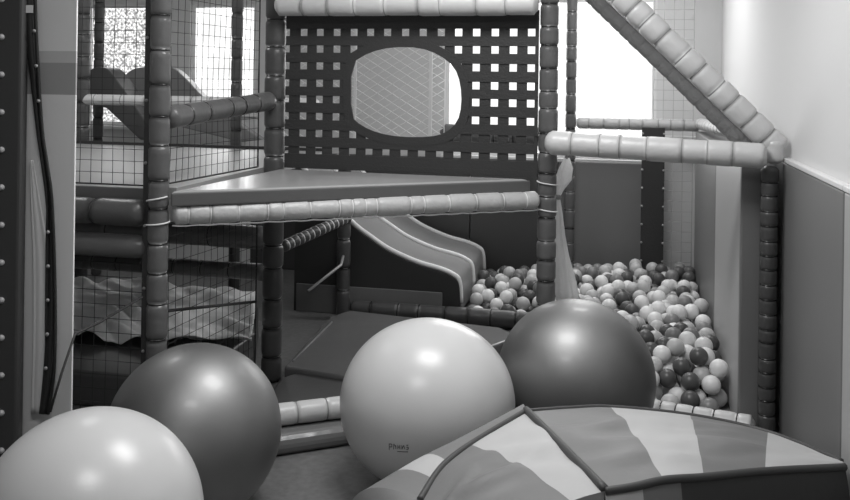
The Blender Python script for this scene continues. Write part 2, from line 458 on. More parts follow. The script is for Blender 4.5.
# sloping tube with shiny wraps under platform
roll(at(282, 247, 5.2), at(349, 217, 5.6), 0.035, 14, 'foam_dark', 'thin sloping tube wrapped in shiny bands under the platform', pinch=0.14, tie_m='tie_white', tie_w=0.016)
bm_ = MB(); a = W(u_at(440, 6.6), 6.6, 1.20); b = W(u_at(556, 6.6), 6.6, 1.20)
roll(a, b, 0.075, 6, 'foam_mid', 'thick grey rail seen through the strap panel below the window', pinch=0.06)

# ------------------------------------------------------------------ strap panel with opening
Lbc = (pC-pB).length; z0p, z1p = 1.13, 1.935
offp = nBC*0.0
def PP(a, z, d=0.0): return up(pB+dBC*a+nBC*d, z)
def proj(px, py):
    q = on_plane(px, py, pB, nBC); return (q-pB).dot(dBC), q.z
hx = [proj(p, 83)[0] for p in (286, 303.5, 319.7, 336.5, 353.5, 370, 387, 405, 422.6, 440.7, 458, 476, 494.6, 513, 531)]
hz = [proj(303, y)[1] for y in (150, 133, 116, 99, 83, 65.8, 49, 32.5, 16)]
oc = proj(406.5, 91); ow = (proj(461.5, 91)[0]-proj(351.5, 91)[0])/2; oh = (proj(406, 47)[1]-proj(406, 136.5)[1])/2
opx = [(351.5, 63), (370, 52), (392, 47), (420, 47.5), (440, 55), (455, 67), (461, 84), (462, 105), (458, 122), (446, 133), (430, 137), (400, 137), (378, 133), (362, 126), (351.5, 117)]
opp = [proj(*q) for q in opx]
for _ in range(1):
    opp = [p_ for k in range(len(opp)) for p_ in ((opp[k][0]*.75+opp[(k+1) % len(opp)][0]*.25, opp[k][1]*.75+opp[(k+1) % len(opp)][1]*.25), (opp[k][0]*.25+opp[(k+1) % len(opp)][0]*.75, opp[k][1]*.25+opp[(k+1) % len(opp)][1]*.75))]
def grown(p, g): return oc[0]+(p[0]-oc[0])*(1+g/ow), oc[1]+(p[1]-oc[1])*(1+g/oh)
def inside(a, z, g=0.0):
    a, z = oc[0]+(a-oc[0])/(1+g/ow), oc[1]+(z-oc[1])/(1+g/oh); c = False
    for k in range(len(opp)):
        (x1, y1), (x2, y2) = opp[k], opp[k-1]
        if (y1 > z) != (y2 > z) and a < (x2-x1)*(z-y1)/(y2-y1)+x1: c = not c
    return c
hs = 0.0185
pan = thing('strap_panel', up((pB+pC)/2, z0p), 'black woven strap panel with rows of square holes', 'panel')
w_ = MB(); a_lo, a_hi = 0.06, Lbc-.05
gaps = [(-9, a_lo)]+[(x-hs, x+hs) for x in hx]+[(a_hi, 9)]
stripA = [(gaps[i][1], gaps[i+1][0]) for i in range(len(gaps)-1) if gaps[i+1][0]-gaps[i][1] > 0.004]
gz = [(-9, z0p)]+[(z-hs, z+hs) for z in hz]+[(z1p, 9)]
stripZ = [(gz[i][1], gz[i+1][0]) for i in range(len(gz)-1) if gz[i+1][0]-gz[i][1] > 0.004]
step = 0.0125
def cellbox(a0, a1, za, zb, d):
    c = PP((a0+a1)/2, (za+zb)/2, d)
    w_.box(c, a1-a0, 0.004, zb-za, (dBC, nBC, Vector((0, 0, 1))))
def runs(lo, hi, test):
    """split lo..hi into maximal runs where test is true"""
    n = max(1, int((hi-lo)/step)); cur = None; out = []
    for i in range(n):
        x0 = lo+(hi-lo)*i/n; x1 = lo+(hi-lo)*(i+1)/n
        if test((x0+x1)/2):
            cur = (cur[0], x1) if cur else (x0, x1)
        elif cur: out.append(cur); cur = None
    if cur: out.append(cur)
    return out
for (a0, a1) in stripA:
    k = max(1, int((a1-a0)/step))
    for i in range(k):
        b0, b1 = a0+(a1-a0)*i/k, a0+(a1-a0)*(i+1)/k
        for (y0, y1) in runs(z0p, z1p, lambda z: not inside((b0+b1)/2, z, 0.012)): cellbox(b0, b1, y0, y1, 0.0)
for (za, zb) in stripZ:
    k = max(1, int((zb-za)/step))
    for i in range(k):
        y0, y1 = za+(zb-za)*i/k, za+(zb-za)*(i+1)/k
        for (b0, b1) in runs(a_lo, a_hi, lambda a: not inside(a, (y0+y1)/2, 0.012)): cellbox(b0, b1, y0, y1, 0.005)
w_.build('webbing', M['black'], pan)
ring = MB(); N = len(opp); inner = []; outer = []
def se(t, g):
    c, s = math.cos(t), math.sin(t); e = 2/3.0
    return oc[0]+(ow+g)*math.copysign(abs(c)**e, c), oc[1]+(oh+g)*math.copysign(abs(s)**e, s)
sec = []
for i in range(N):
    t_ = 2*math.pi*i/N
    i0, i1 = grown(opp[i], 0), grown(opp[i], 0.042)
    sec.append([PP(*i0, -.004), PP(*i0, .0085), PP(*i1, .0085), PP(*i1, -.004)])
b = 0
for s_ in sec: ring.v.extend(s_)
for i in range(N):
    j = (i+1) % N
    for k in range(4):
        l = (k+1) % 4
        ring.face((4*i+k, 4*i+l, 4*j+l, 4*j+k))
ring.build('opening_border', M['black'], pan)
MB().box(PP((a_lo+a_hi)/2, 1.925), a_hi-a_lo, .016, .05, (dBC, nBC, Vector((0, 0, 1)))).build('top_hem', M['black'], pan)
MB().box(PP((a_lo+a_hi)/2, 1.145), a_hi-a_lo, .016, .03, (dBC, nBC, Vector((0, 0, 1)))).build('bottom_hem', M['black'], pan)

# ------------------------------------------------------------------ nets
def net(p00, p10, p11, p01, nu, nv, r, m, label, border=None, diag=False, group=None):
    mb = MB()
    def pt(a, b):
        p = p00*(1-a)*(1-b)+p10*a*(1-b)+p11*a*b+p01*(1-a)*b
        n = noise.noise(p*2.3)*0.012
        return p+((p10-p00).cross(p01-p00)).normalized()*n
    def strand(a0, b0, a1, b1, k):
        mb.tube([pt(a0+(a1-a0)*i/k, b0+(b1-b0)*i/k) for i in range(k+1)], r, 4)
    if not diag:
        for i in range(nu+1): strand(i/nu, 0, i/nu, 1, 8)
        for j in range(nv+1): strand(0, j/nv, 1, j/nv, 8)
    else:
        for sgn in (0, 1):
            for i in range(-nv, nu+1):
                a0, b0, a1, b1 = i/nu, 0.0, (i+nv)/nu, 1.0
                if a0 < 0: b0 = -i/nv; a0 = 0.0
                if a1 > 1: b1 = (nu-i)/nv; a1 = 1.0
                if b1-b0 < 0.01: continue
                if sgn: a0, a1 = 1-a0, 1-a1
                strand(a0, b0, a1, b1, 6)
    c = (p00+p10)/2
    t = thing('safety_net', c, label, 'net', group or 'safety nets')
    mb.build('mesh', M[m], t)
    if border:
        mb = MB(); e = border
        for a_, b_ in ((p00, p01), (p10, p11), (p00, p10), (p01, p11)):
            mb.tube([a_+(b_-a_)*i/8 for i in range(9)], e, 6)
        mb.build('edge_rope', M[m], t)
    return t
nlb = Vector((dLB.y, -dLB.x, 0))
a, b = pL+dLB*.07-nlb*.06, pB-dLB*.07-nlb*.06
net(up(a, zp+.01), up(b, zp+.01), up(b, 2.35), up(a, 2.35), 18, 24, 0.0015, 'net_black', 'black net above the platform between the front left and back posts', 0.004)
nlow = net(up(a, 0.08), up(b, 0.08), up(b, 0.96), up(a, 0.96), 16, 15, 0.0015, 'net_black', 'black net under the platform in front of the silver sheet', 0.004)
MB().tube([up(a, .60), up(b, .43)], .007, 8).build('crossbar', M['black'], nlow)
a, b = W(-3.0, vL+.07), W(uL-.1, vL+.07)
net(up(a, zp+.01), up(b, zp+.01), up(b, 2.35), up(a, 2.35), 20, 24, 0.0015, 'net_black', 'black net left of the front left post above the platform', 0.004)
net(up(a, 0.08), up(b, 0.08), up(b, 0.8), up(a, 0.8), 18, 12, 0.0015, 'net_black', 'black net left of the front left post near the floor', 0.004)
# flat black edge strip beside the post L
t = thing('net_edge_strip', at(146.5, 300, 3.74), 'flat black net edge strip left of the front left post', 'strip')
t.location.z = 0; WL[t.name] = Vector(t.location)
c = at(146.5, 200, 3.74); MB().box(up(c, 1.22), 0.03, 0.012, 2.44).build('strip', M['black'], t, bevel=0.004)
for k in range(9):
    MB().lathe(up(c, .2+k*.26)+VX*-.016, up(c, .2+k*.26)+VX*-.005, [(0, .006), (.6, .007), (1, .004)], 10).build('grommet', M['tie_grey'], t)
# white diagonal mesh behind the opening
a, b = W(u_at(268, 6.45), 6.45), W(u_at(443, 6.45), 6.45)
t = net(up(a, 1.12), up(b, 1.12), up(b, 2.35), up(a, 2.35), 12, 18, 0.0042, 'net_white', 'white diagonal net hanging behind the opening in the strap panel', 0.004, diag=True)
c = W(u_at(429, 6.44), 6.44); MB().box(up(c, 1.735), .024, .006, 1.2).build('seam', M['net_white'], t)
c = W(u_at(353.5, 6.44), 6.44); MB().box(up(c, 1.735), .018, .006, 1.2).build('seam', M['net_white'], t)
# grey net by the right back corner
a, b = W(u_at(652, 6.93), 6.93), W(u_at(692, 6.93), 6.93)
net(up(a, .05), up(b, .05), up(b, 2.6), up(a, 2.6), 4, 34, 0.0025, 'net_grey', 'narrow grey net hanging in the back corner of the ball pit', 0.003)
t = thing('net_edge_strip', W(u_at(653, 6.9), 6.9), 'wide black laced strip between dark wall pad and narrow grey net', 'strip')
ua, ub_ = u_at(641, 6.9), u_at(664, 6.9)
MB().ubox(ua, ub_, 6.895, 6.91, 0, 1.27).build('strip', M['black'], t, bevel=0.004)
for k in range(8):
    for q in (ua+.006, ub_-.006):
        c = W(q, 6.893, .28+k*.135)
        MB().lathe(c, c-VX*.01, [(0, .008), (.6, .009), (1, .004)], 10).build('grommet', M['grommet'], t)

# gathered white net curtain tied behind post C
cv = thing('net_curtain', at(563, 300, 4.62), 'white net curtain gathered and tied beside the centre post', 'curtain')
cv.location.z = 0.25; WL[cv.name] = Vector(cv.location)
rs = []
path = [(567, 158, .012), (566, 168, .03), (563, 180, .036), (559, 190, .02), (558, 197, .010), (559, 215, .016), (560, 235, .022), (562, 255, .030), (565, 275, .042), (567, 292, .05), (568, 305, .052)]
for i, (x_, y_, r_) in enumerate(path):
    c = at(x_, y_, 4.62); row = []
    for k in range(40):
        a_ = 2*math.pi*k/40
        q = r_*(1+0.22*math.sin(6*a_+i*.3)*(1 if i != 4 else .3))
        row.append(c+UX*math.cos(a_)*q+VX*math.sin(a_)*q*.6)
    rs.append(row)
MB().rings(rs).build('fabric', M['curtain'], cv)
c = at(558, 197, 4.62); MB().lathe(c-Vector((0, 0, .012)), c+Vector((0, 0, .012)), [(0, .012), (.5, .017), (1, .012)], 12).build('tie', M['tie_grey'], cv)
MB().tube([at(567, 159, 4.62), at(565, 152, 4.55)+Vector((0,0,.03))], .006, 6).build('hanging_loop', M['tie_grey'], cv)

# ------------------------------------------------------------------ wavy slide
sv0, sv1 = 5.91, 6.95
near_px = [(352, 222), (371.8, 237.5), (390.5, 250), (418, 262.3), (440, 268.8), (453, 274.5), (459.5, 282), (461.5, 303)]
prof = []
for x_, y_ in near_px:
    p = on_v(x_, y_, sv0); prof.append((p.dot(UX), p.z))
u_, z_ = prof[0]
prof = [(u_-.40, z_+.40), (u_-.30, z_+.30), (u_-.18, z_+.185)]+prof
prof[-1] = (prof[-2][0]+.012, 0.10)
def cr(pts, n):
    out = []
    for i in range(len(pts)-1):
        p0 = pts[max(i-1, 0)]; p1 = pts[i]; p2 = pts[i+1]; p3 = pts[min(i+2, len(pts)-1)]
        for k in range(n):
            t = k/n
            out.append(tuple(0.5*((2*p1[d])+(-p0[d]+p2[d])*t+(2*p0[d]-5*p1[d]+4*p2[d]-p3[d])*t*t+(-p0[d]+3*p1[d]-3*p2[d]+p3[d])*t**3) for d in range(len(p1))))
    out.append(tuple(pts[-1])); return out
pf = cr(prof, 5)
sl = thing('slide', W(prof[5][0], (sv0+sv1)/2, 0), 'wavy grey slide with pale ribs running down into the ball pit', 'slide')
rows = []
NV = 16
for (uu, zz) in pf:
    row = []
    for j in range(NV+1):
        f = j/NV
        dip = 0.025*abs(math.sin(f*2*math.pi))
        row.append(W(uu, sv0+(sv1-sv0)*f, zz-dip*(1 if zz > .2 else .3)))
    rows.append(row)
bot = [[p-Vector((0, 0, .03)) for p in r] for r in rows]
sm_ = MB(); sm_.grid(rows); sm_.grid(bot)
sm_.build('chute', M['slide'], sl)
for f in (0.0, .5, 1.0):
    MB().tube([W(uu, sv0+(sv1-sv0)*f, zz+.002) for (uu, zz) in pf[:-1]], 0.017, 8).build('rib', M['slide_rib'], sl)
for vv, vv2 in ((sv0-.03, sv0-.012), (sv1+.012, sv1+.03)):
    mb = MB(); poly = [W(uu, vv, zz-.012) for (uu, zz) in pf[:-2]]+[W(pf[-2][0], vv, 0.0), W(pf[0][0], vv, 0.0)]
    mb.prism(poly, VX*(vv2-vv)); mb.build('side_panel', M['slide_side'], sl)

MB().ubox(pf[0][0]+.02, pf[-1][0]-.12, sv0-.045, sv0-.031, 0.0, .19).build('base_board', M['pad_dark'], sl, bevel=.005)
ra_, rb2 = at(308, 291, 5.4), at(341, 265, 5.75)
MB().tube([ra_, rb2, up(pF4, rb2.z+.02)], .009, 8).build('ramp_edge', M['tie_grey'], pF4_)  # pale ramp edge line built as a bar; its link to the post is added
# ------------------------------------------------------------------ wave hump pieces far left
def hump(pxs, v, depth, m, name, label, cat):
    poly = [on_v(x_, y_, v) for x_, y_ in pxs]
    t = thing(name, Vector((poly[0].x, poly[0].y, min(p.z for p in poly))), label, cat)
    MB().prism(poly, VX*depth).build('wave_panel', M[m], t, bevel=0.01); return t
top = cr([(84, 78), (90, 70), (98, 67), (106, 68.5), (112, 74), (119, 83)], 5)
hump(list(top)+[(128, 96), (139, 112), (147, 124), (152, 140), (140, 140), (106, 108), (84, 104)], 6.15, .2, 'hump_dark', 'wavy_slide', 'dark humped slide side in front of the speckled window', 'slide')
top = cr([(119.5, 84), (125, 75), (133, 69), (143, 67), (155, 66), (166, 66), (176, 70), (188, 81), (198, 92), (208, 101)], 4)
hump(list(top)+[(230, 118), (262, 140), (240, 142), (120, 112)], 6.6, .1, 'hump_grey', 'wavy_slide', 'grey humped slide side sloping past the front left post', 'slide')

# ------------------------------------------------------------------ mats, silver sheet below the platform
def slab(pxs, z0, z1, m, name, label, cat, bev=.015):
    poly = [on_z(x_, y_, z1) for x_, y_ in pxs]
    poly = [up(p, z0) for p in poly]
    c = sum(poly, Vector())/len(poly)
    t = thing(name, up(c, z0), label, cat)
    MB().prism(poly, Vector((0, 0, z1-z0))).build('mat', M[m], t, bevel=bev); return t
mt_ = slab([(284, 366), (345, 376), (420, 372), (520, 336), (500, 327), (350, 310), (330, 316)], 0, 0.075, 'matshine', 'crash_mat', 'shiny grey crash mat on the floor beneath the platform', 'mat')
MB().tube([on_z(293, 361, .079), on_z(332, 322, .079)], 0.005, 6).build('seam', M['tie_grey'], mt_)
slab([(262, 404), (350, 400), (352, 381), (300, 371), (280, 378)], 0, 0.05, 'matdark', 'floor_mat', 'dark floor mat between the crash mat and the white floor roll', 'mat')
t = thing('mat_block', W(-2.55, 4.4, 0), 'black mat block under the crumpled silver sheet', 'mat')
MB().prism([W(-4.6, 3.9), W(uL-.09, 3.9), W(u_at(258, 4.75), 4.75), W(u_at(260, 5.3), 5.3), W(-4.6, 5.3)], Vector((0, 0, .17))).build('block', M['matdark'], t, bevel=.02)
def ub_lo(v): return -3.3
P = []
NI, NJ = 90, 46
v_a, v_b = 4.3, 5.25
t = thing('silver_sheet', W(-2.5, 4.9, .25), 'crumpled silver sheet lying under the platform behind the net', 'sheet')
# block 2 to carry the right side of the sheet
for i in range(NI+1):
    row = []
    for j in range(NJ+1):
        v_ = v_a+(v_b-v_a)*j/NJ; u_ = -4.1+(u_at(266, v_)-.06+4.1)*i/NI
        p = W(u_, v_, 0)
        n1 = noise.noise(Vector((u_*3.1, v_*2.2, 0)))*0.05; n2 = abs(noise.noise(Vector((u_*5+v_*6, v_*5, 3.1))))*0.09
        edge = 1.0
        z = .205+n1+n2+0.06*j/NJ
        row.append(up(W(u_, v_+0.05*noise.noise(Vector((u_*4, 7, 0)))), max(z, .182)))
    P.append(row)
MB().grid(P).build('fabric', M['silver'], t, solid=0.004)
# rope at the far left
t = thing('rope', at(50, 410, 3.15), 'thin dark rope slanting up from the partition to the net', 'rope')
MB().tube([at(50, 412, 3.14), at(62, 372, 3.18), at(75, 334, 3.28), at(100, 322, 3.4), at(142, 297, 3.6)], .005, 6).build('rope_strand', M['black'], t)
# thin dark bar right of post L in front of the sheet
# ------------------------------------------------------------------ left foreground: laced panel, flap, curtain
t = thing('laced_panel', at(8, 300, 3.25), 'black padded panel with a row of pale lacing knots at far left', 'panel')
t.location.z = 0; WL[t.name] = Vector(t.location)
xa, xb = at(-16, 200, 3.25), at(21, 200, 3.25)
XA = Vector((1, 0, 0)); YA = Vector((0, 1, 0))
MB().box(Vector(((xa.x+xb.x)/2, 3.275, 1.2)), xb.x-xa.x, .05, 2.4, (XA, YA, Vector((0, 0, 1)))).build('pad', M['pad_black'], t, bevel=.015)
for k in range(-1, 13):
    c = at(1.5, 33+37.6*k+4, 3.249)
    MB().lathe(c+YA*.004, c-YA*.012, [(0, .010), (.3, .012), (.8, .009), (1, .003)], 12).build('lacing_knot', M['grommet'], t)
Lft = [(18, -6), (24, 30), (30, 70), (37, 130), (42, 165), (46, 205), (46, 300), (44, 370), (40, 414)]
Rgt = [(35, -6), (36, 30), (38, 70), (42, 130), (47, 165), (52, 205), (55, 300), (54, 370), (48, 414)]
Lc, Rc = cr(Lft, 5), cr(Rgt, 5)
t = thing('fabric_flap', at(44, 410, 3.285), 'long black fabric flap tapering down in front of the pale partition', 'flap')
P = []
for (l, r_) in zip(Lc, Rc):
    P.append([at(l[0]+(r_[0]-l[0])*k/6, l[1], 3.285+.008*math.sin(k*1.3+l[1]*.02)) for k in range(7)])
MB().grid(P).build('fabric', M['black'], t, solid=.008)
MB().tube([at(r_[0], r_[1], 3.275) for r_ in Rc], .007, 6).build('edge_cord', M['tie'], t)
c = at(29.5, 9, 3.27); MB().box(c, .026, .004, .028, (XA, YA, Vector((0, 0, 1)))).build('care_tag', M['tag'], t)
for k, y_ in enumerate((31, 66, 101, 232, 266, 300, 334, 368)):
    i = min(range(len(Rc)), key=lambda q: abs(Rc[q][1]-y_)); c = at(Rc[i][0]-1.5 if y_ < 150 else Lc[i][0]+2, y_, 3.27)
    MB().lathe(c, c-YA*.008, [(0, .006), (.6, .007), (1, .003)], 10).build('grommet', M['tie_grey'], t)
t = thing('white_curtain', at(36, 410, 3.305), 'narrow white curtain strip hanging behind the black flap', 'curtain')
Lc = cr([(30, 160), (31, 200), (33, 260), (33, 340), (31, 414)], 6); Rc = cr([(33, 160), (40, 205), (49, 260), (49, 340), (46, 414)], 6)
P = [[at(l[0]+(r_[0]-l[0])*k/8, l[1], 3.305+.004*math.sin(k*1.5)) for k in range(9)] for l, r_ in zip(Lc, Rc)]
MB().grid(P).build('fabric', M['sheet_white'], t, solid=.004)

# ================================================================== EXERCISE BALLS
def exercise_ball(px, py, D, r, m, label, squash=0.95, rot=0.0):
    c = at(px, py, D); c.z = r*squash
    t = thing('exercise_ball', up(c, 0), label, 'ball', 'large exercise balls on the floor')
    me = MB(); rs = []; n1, n2 = 48, 72
    for i in range(1, n1):
        th = math.pi*i/n1
        rr = r*math.sin(th); z = -r*math.cos(th)
        z = z*squash
        if z < -r*squash*.97: z = -r*squash*.97-(0.0)
        rs.append([c+Vector((rr*math.cos(2*math.pi*k/n2), rr*math.sin(2*math.pi*k/n2), z+(r*squash*.0))) for k in range(n2)])
    me.rings(rs); b = me.build('ball_body', M[m], t)
    for p in ():
        pass
    zmin = min(v.co.z for v in b.data.vertices)
    for v in b.data.vertices: v.co.z -= zmin-0.001
    return t, c, r
ballC = exercise_ball(427.5, 396, 3.59, 0.349, 'ball_white', 'pale exercise ball with a small printed mark, between two dark balls', 0.93)
ballR = exercise_ball(575.5, 376, 3.88, 0.338, 'ball_dark', 'shiny dark exercise ball in front of the ball pit', 0.985)
ballL = exercise_ball(194.5, 428, 3.30, 0.315, 'ball_dark', 'shiny dark exercise ball behind the white ball at lower left', 0.985)
ballF = exercise_ball(90, 519, 2.60, 0.321, 'ball_white', 'white exercise ball cut off at the lower left of the photo', 0.985)
# printed mark on ball C (small dark word-like strokes, unreadable in the photo)
t, c, r = ballC
def on_ball(px, py, extra=0.0015):
    d = ray(px, py).normalized(); cc = Vector((c.x, c.y, c.z-0.0)); sq = 0.93
    # intersect with ellipsoid
    o = CAM-cc; S_ = Vector((1/r, 1/r, 1/(r*sq)))
    o2 = Vector((o.x*S_.x, o.y*S_.y, o.z*S_.z)); d2 = Vector((d.x*S_.x, d.y*S_.y, d.z*S_.z))
    A = d2.dot(d2); B = o2.dot(d2); C_ = o2.dot(o2)-1
    q = (-B-math.sqrt(max(0, B*B-A*C_)))/A
    p = CAM+d*q; return p+(p-cc).normalized()*extra
mk = MB()
def stroke(x0, y0, x1, y1, w=.0017):
    mk.tube([on_ball(x0+(x1-x0)*i/4, y0+(y1-y0)*i/4) for i in range(5)], w, 5)
for (x0, y0, x1, y1) in ((389.4, 443.5, 389.4, 449.5), (389.4, 443.6, 392, 443.8), (392, 443.8, 392, 446.6), (389.4, 446.6, 392, 446.6), (394, 443.6, 393.8, 449),
                         (394, 443.8, 396, 446.5), (396, 445, 396, 448.6), (398, 444.8, 398, 448.6), (398, 446.8, 400, 446.8), (400, 444.8, 400, 448.6), (402, 445, 402, 448.8),
                         (402, 448.8, 403.8, 445.2), (403.8, 445.2, 405, 448.8), (406.5, 445, 408.3, 445), (406.5, 447, 408.3, 447), (408.3, 447, 408.3, 449), (406.5, 449, 408.3, 449),
                         (397.5, 451.2, 408, 451.6)):
    stroke(x0, y0, x1, y1)
mk.build('printed_mark', M['print'], t)

# ================================================================== STRIPED CUSHION
def crv(ctrl, n):
    """ctrl: list of (s, Vector) -> function of s by Catmull-Rom"""
    ss = [c[0] for c in ctrl]; ps = [c[1] for c in ctrl]
    out = []
    for i in range(n+1):
        s = i/n
        k = max(0, min(len(ss)-2, next((j for j in range(len(ss)-1) if s <= ss[j+1]+1e-9), len(ss)-2)))
        t = (s-ss[k])/(ss[k+1]-ss[k])
        p1, p2 = ps[k], ps[k+1]
        m1 = (ps[k+1]-ps[k-1])*((ss[k+1]-ss[k])/(ss[k+1]-ss[k-1])) if k > 0 else (p2-p1)
        m2 = (ps[k+2]-ps[k])*((ss[k+1]-ss[k])/(ss[k+2]-ss[k])) if k+2 < len(ps) else (p2-p1)
        t2, t3 = t*t, t*t*t
        out.append(p1*(2*t3-3*t2+1)+m1*(t3-2*t2+t)+p2*(-2*t3+3*t2)+m2*(t3-t2))
    return out
NS, NT = 60, 28
A_ = at(526, 411, 3.05); F_ = at(605, 491, 2.45); R_ = at(842, 461, 2.84)
sT2 = [(0, A_), (.15, at(570, 408, 3.14)), (.3, at(610, 407, 3.2)), (.5, at(690, 415, 3.22)), (.75, at(768, 432, 3.12)), (1, R_)]
sB2 = [(0, F_), (.15, at(632, 487, 2.46)), (.3, at(664, 480, 2.5)), (.5, at(704, 477, 2.58)), (.75, at(765, 471, 2.72)), (1, R_+Vector((0, -.02, -.01)))]
G_ = at(420, 500, 2.6)
sT1 = [(0, A_), (.36, at(471, 444, 2.86)), (.62, at(443, 466, 2.74)), (1, G_)]
sB1 = [(0, F_), (.36, at(572, 501, 2.42)), (.62, at(520, 525, 2.36)), (1, at(440, 560, 2.34))]
T2, B2, T1, B1 = crv(sT2, NS), crv(sB2, NS), crv(sT1, NS), crv(sB1, NS)
cush = thing('striped_cushion', up((A_+F_+R_+G_)/4, 0), 'big striped grey and white floor cushion with dark piping', 'cushion')
def patch(T, B, amp, fn, wr, drawn):
    P = []
    for i in range(len(T)):
        row = []
        for j in range(NT+1):
            t = j/NT; s = i/(len(T)-1)
            p = T[i]*(1-t)+B[i]*t
            b_ = math.sin(math.pi*t)*math.sqrt(max(0, math.sin(math.pi*min(max(s, 0.0), 1))))
            wv = wr*math.sin(math.pi*t)*(math.sin(9*t*2+s*7+2.0*noise.noise(p*4)))*math.sin(math.pi*s)
            for (t0, k0, w0, s0, s1, h0) in drawn:
                if s0 < s < s1: wv += h0*math.exp(-((t-t0-k0*(s-s0))/w0)**2)*math.sin(math.pi*(s-s0)/(s1-s0))
            row.append(p+Vector((0, 0, amp*b_+wv+.02*math.sin(math.pi*t)*noise.noise(Vector((p.x*4, p.y*9, 1.7))))))
        P.append(row)
    return P
def stripes2(i, j):
    s = (i+.5)/NS
    return 1 if s < .3 else (0 if s < .5 else (1 if s < .75 else 0))
MB().grid(patch(T2, B2, .022, 0, .006, [(.30, .2, .05, 0, .34, .014), (.52, .25, .06, .02, .36, .016), (.74, .12, .05, 0, .3, .012), (.45, -.3, .05, .3, .75, .010), (.7, -.2, .06, .45, .85, .012), (.8, .05, .05, .3, .52, .012)]), stripes2).build('top_panel', [M['fab_pale'], M['fab_grey']], cush)
def stripes1(i, j):
    s = (i+.5)/NS; return 0 if s < .36 else 1
MB().grid(patch(T1, B1, .025, 0, .006, [(.45, .2, .06, .05, .5, .014), (.6, -.3, .06, .35, .8, .016), (.3, .4, .06, .5, .98, .014)]), stripes1).build('top_panel', [M['fab_pale'], M['fab_grey']], cush)
# sides: ring A->R (T2), R->F (B2 rev), F->G' (B1), G'->G, G->A (T1 rev)
def side(Tl, mids, name, mi, fo=.6):
    P = []
    for i, p in enumerate(Tl):
        m_ = mids[i]; f_ = Vector((p.x*(1-fo)+m_.x*fo, p.y*(1-fo)+m_.y*fo, 0.005))
        row = []
        for j in range(21):
            t = j/20
            a1_ = (1-t)**2; a2_ = 2*t*(1-t); a3_ = t*t
            mm = m_*2-(p+f_)/2*1.0
            row.append(p*a1_+mm*a2_+f_*a3_)
        P.append(row)
    MB().grid(P, mi).build(name, [M['fab_pale'], M['fab_grey'], M['fab_dark']], cush)
midL = crv([(0, at(520, 424, 3.14)), (.36, at(452, 455, 3.0)), (.62, at(405, 474, 2.90)), (1, at(352, 500, 2.76))], NS)
side(T1, midL, 'side_panel', lambda i, j: (0 if .56 < (i+.5)/NS < .76 and j < 6 else 1), 1.05)
mid3 = [Vector((p.x+.0, p.y-.05, p.z*.6)) for p in B2]
side(B2, mid3, 'side_panel', lambda i, j: (0 if (i+.5)/NS < .2 else (1 if (i+.5)/NS < .38 else 2)))
mid4 = [Vector((p.x-.02, p.y-.05, p.z*.6)) for p in B1]
side(B1, mid4, 'side_panel', lambda i, j: 1)
GB = [G_*(1-k/NS)+B1[-1]*(k/NS) for k in range(NS+1)]
mid5 = [midL[-1]*(1-k/NS)+mid4[-1]*(k/NS) for k in range(NS+1)]
side(GB, mid5, 'side_panel', lambda i, j: 1, 1.05)
mid6 = [Vector((p.x+.03*math.sin(math.pi*k/NS), p.y+.03*math.sin(math.pi*k/NS), p.z*.6)) for k, p in enumerate(T2)]
side(T2, mid6, 'side_panel', lambda i, j: 1)
def pipe(c, r_=.011): MB().tube(c, r_, 8).build('piping', M['piping'], cush)
AF = [A_*(1-i/20)+F_*(i/20)+Vector((0, 0, .004)) for i in range(21)]
pipe(AF, .013); pipe(T1); pipe(B2, .012); pipe(T2, .008)

# ================================================================== BALL PIT
RB = 0.0465
def hgt(u, v):
    if u > -.42:
        f = min(1, max(0, (v-4.46)/.30)); f = f*f*(3-2*f)
        h = .10+.19*f+.03*noise.noise(Vector((u*3, v*3, 0)))
        h += .02*max(0, (v-5.5)/1.4)
        return h
    f = min(1, max(0, (v-5.9)/.4))
    return .13+.10*f+.02*noise.noise(Vector((u*4, v*4, 5)))
def allowed(u, v):
    if not (v < 6.85): return False
    if u > -.36: return 4.48+0 < v and u < .55-RB-.003 and (Vector((u, v))-Vector(uv(pC))).length > .1 and (Vector((u, v))-Vector(uv(pR))).length > .09
    u_end = prof[-1][0]
    return v > vS+.11 and u > u_end+.06
balls = []; cells = {}
def near(u, v):
    ci, cj = int(math.floor(u/.09)), int(math.floor(v/.09)); out = []
    for i in (-1, 0, 1):
        for j in (-1, 0, 1): out += cells.get((ci+i, cj+j), [])
    return out
def rest(u, v):
    z = RB+.001
    for (a, b_, c_) in near(u, v):
        d2 = (a-u)**2+(b_-v)**2
        if d2 < 4*RB*RB: z = max(z, c_+math.sqrt(4*RB*RB-d2))
    return z
rnd = random.Random(3)
fails = 0
while fails < 500:
    best = None
    for k in range(14):
        u_, v_ = rnd.uniform(-1.1, .66), rnd.uniform(4.46, 6.85)
        if not allowed(u_, v_): continue
        pb = W(u_, v_)
        z = rest(u_, v_)
        q = z+RB-hgt(u_, v_)
        if q > 0: continue
        if best is None or z < best[2]: best = (u_, v_, z)
    if best is None: fails += 1; continue
    # settle downhill a little
    u_, v_, z = best
    for it in range(30):
        imp = False
        for k in range(6):
            a_ = rnd.uniform(0, 6.283); du = .012
            u2, v2 = u_+du*math.cos(a_), v_+du*math.sin(a_)
            if allowed(u2, v2):
                z2 = rest(u2, v2)
                if z2 < z-.0005: u_, v_, z = u2, v2, z2; imp = True; break
        if not imp: break
    balls.append((u_, v_, z)); cells.setdefault((int(math.floor(u_/.09)), int(math.floor(v_/.09))), []).append((u_, v_, z))
    fails = 0
    if len(balls) > 2600: break
def ball_mesh(name, m):
    bm = bmesh.new(); bmesh.ops.create_uvsphere(bm, u_segments=20, v_segments=12, radius=RB)
    me = bpy.data.meshes.new(name); 
    for f in bm.faces: f.smooth = True
    bm.to_mesh(me); bm.free(); me.materials.append(M[m]); return me
TONES = ('pit_white', 'pit_pale', 'pit_mid', 'pit_dark')
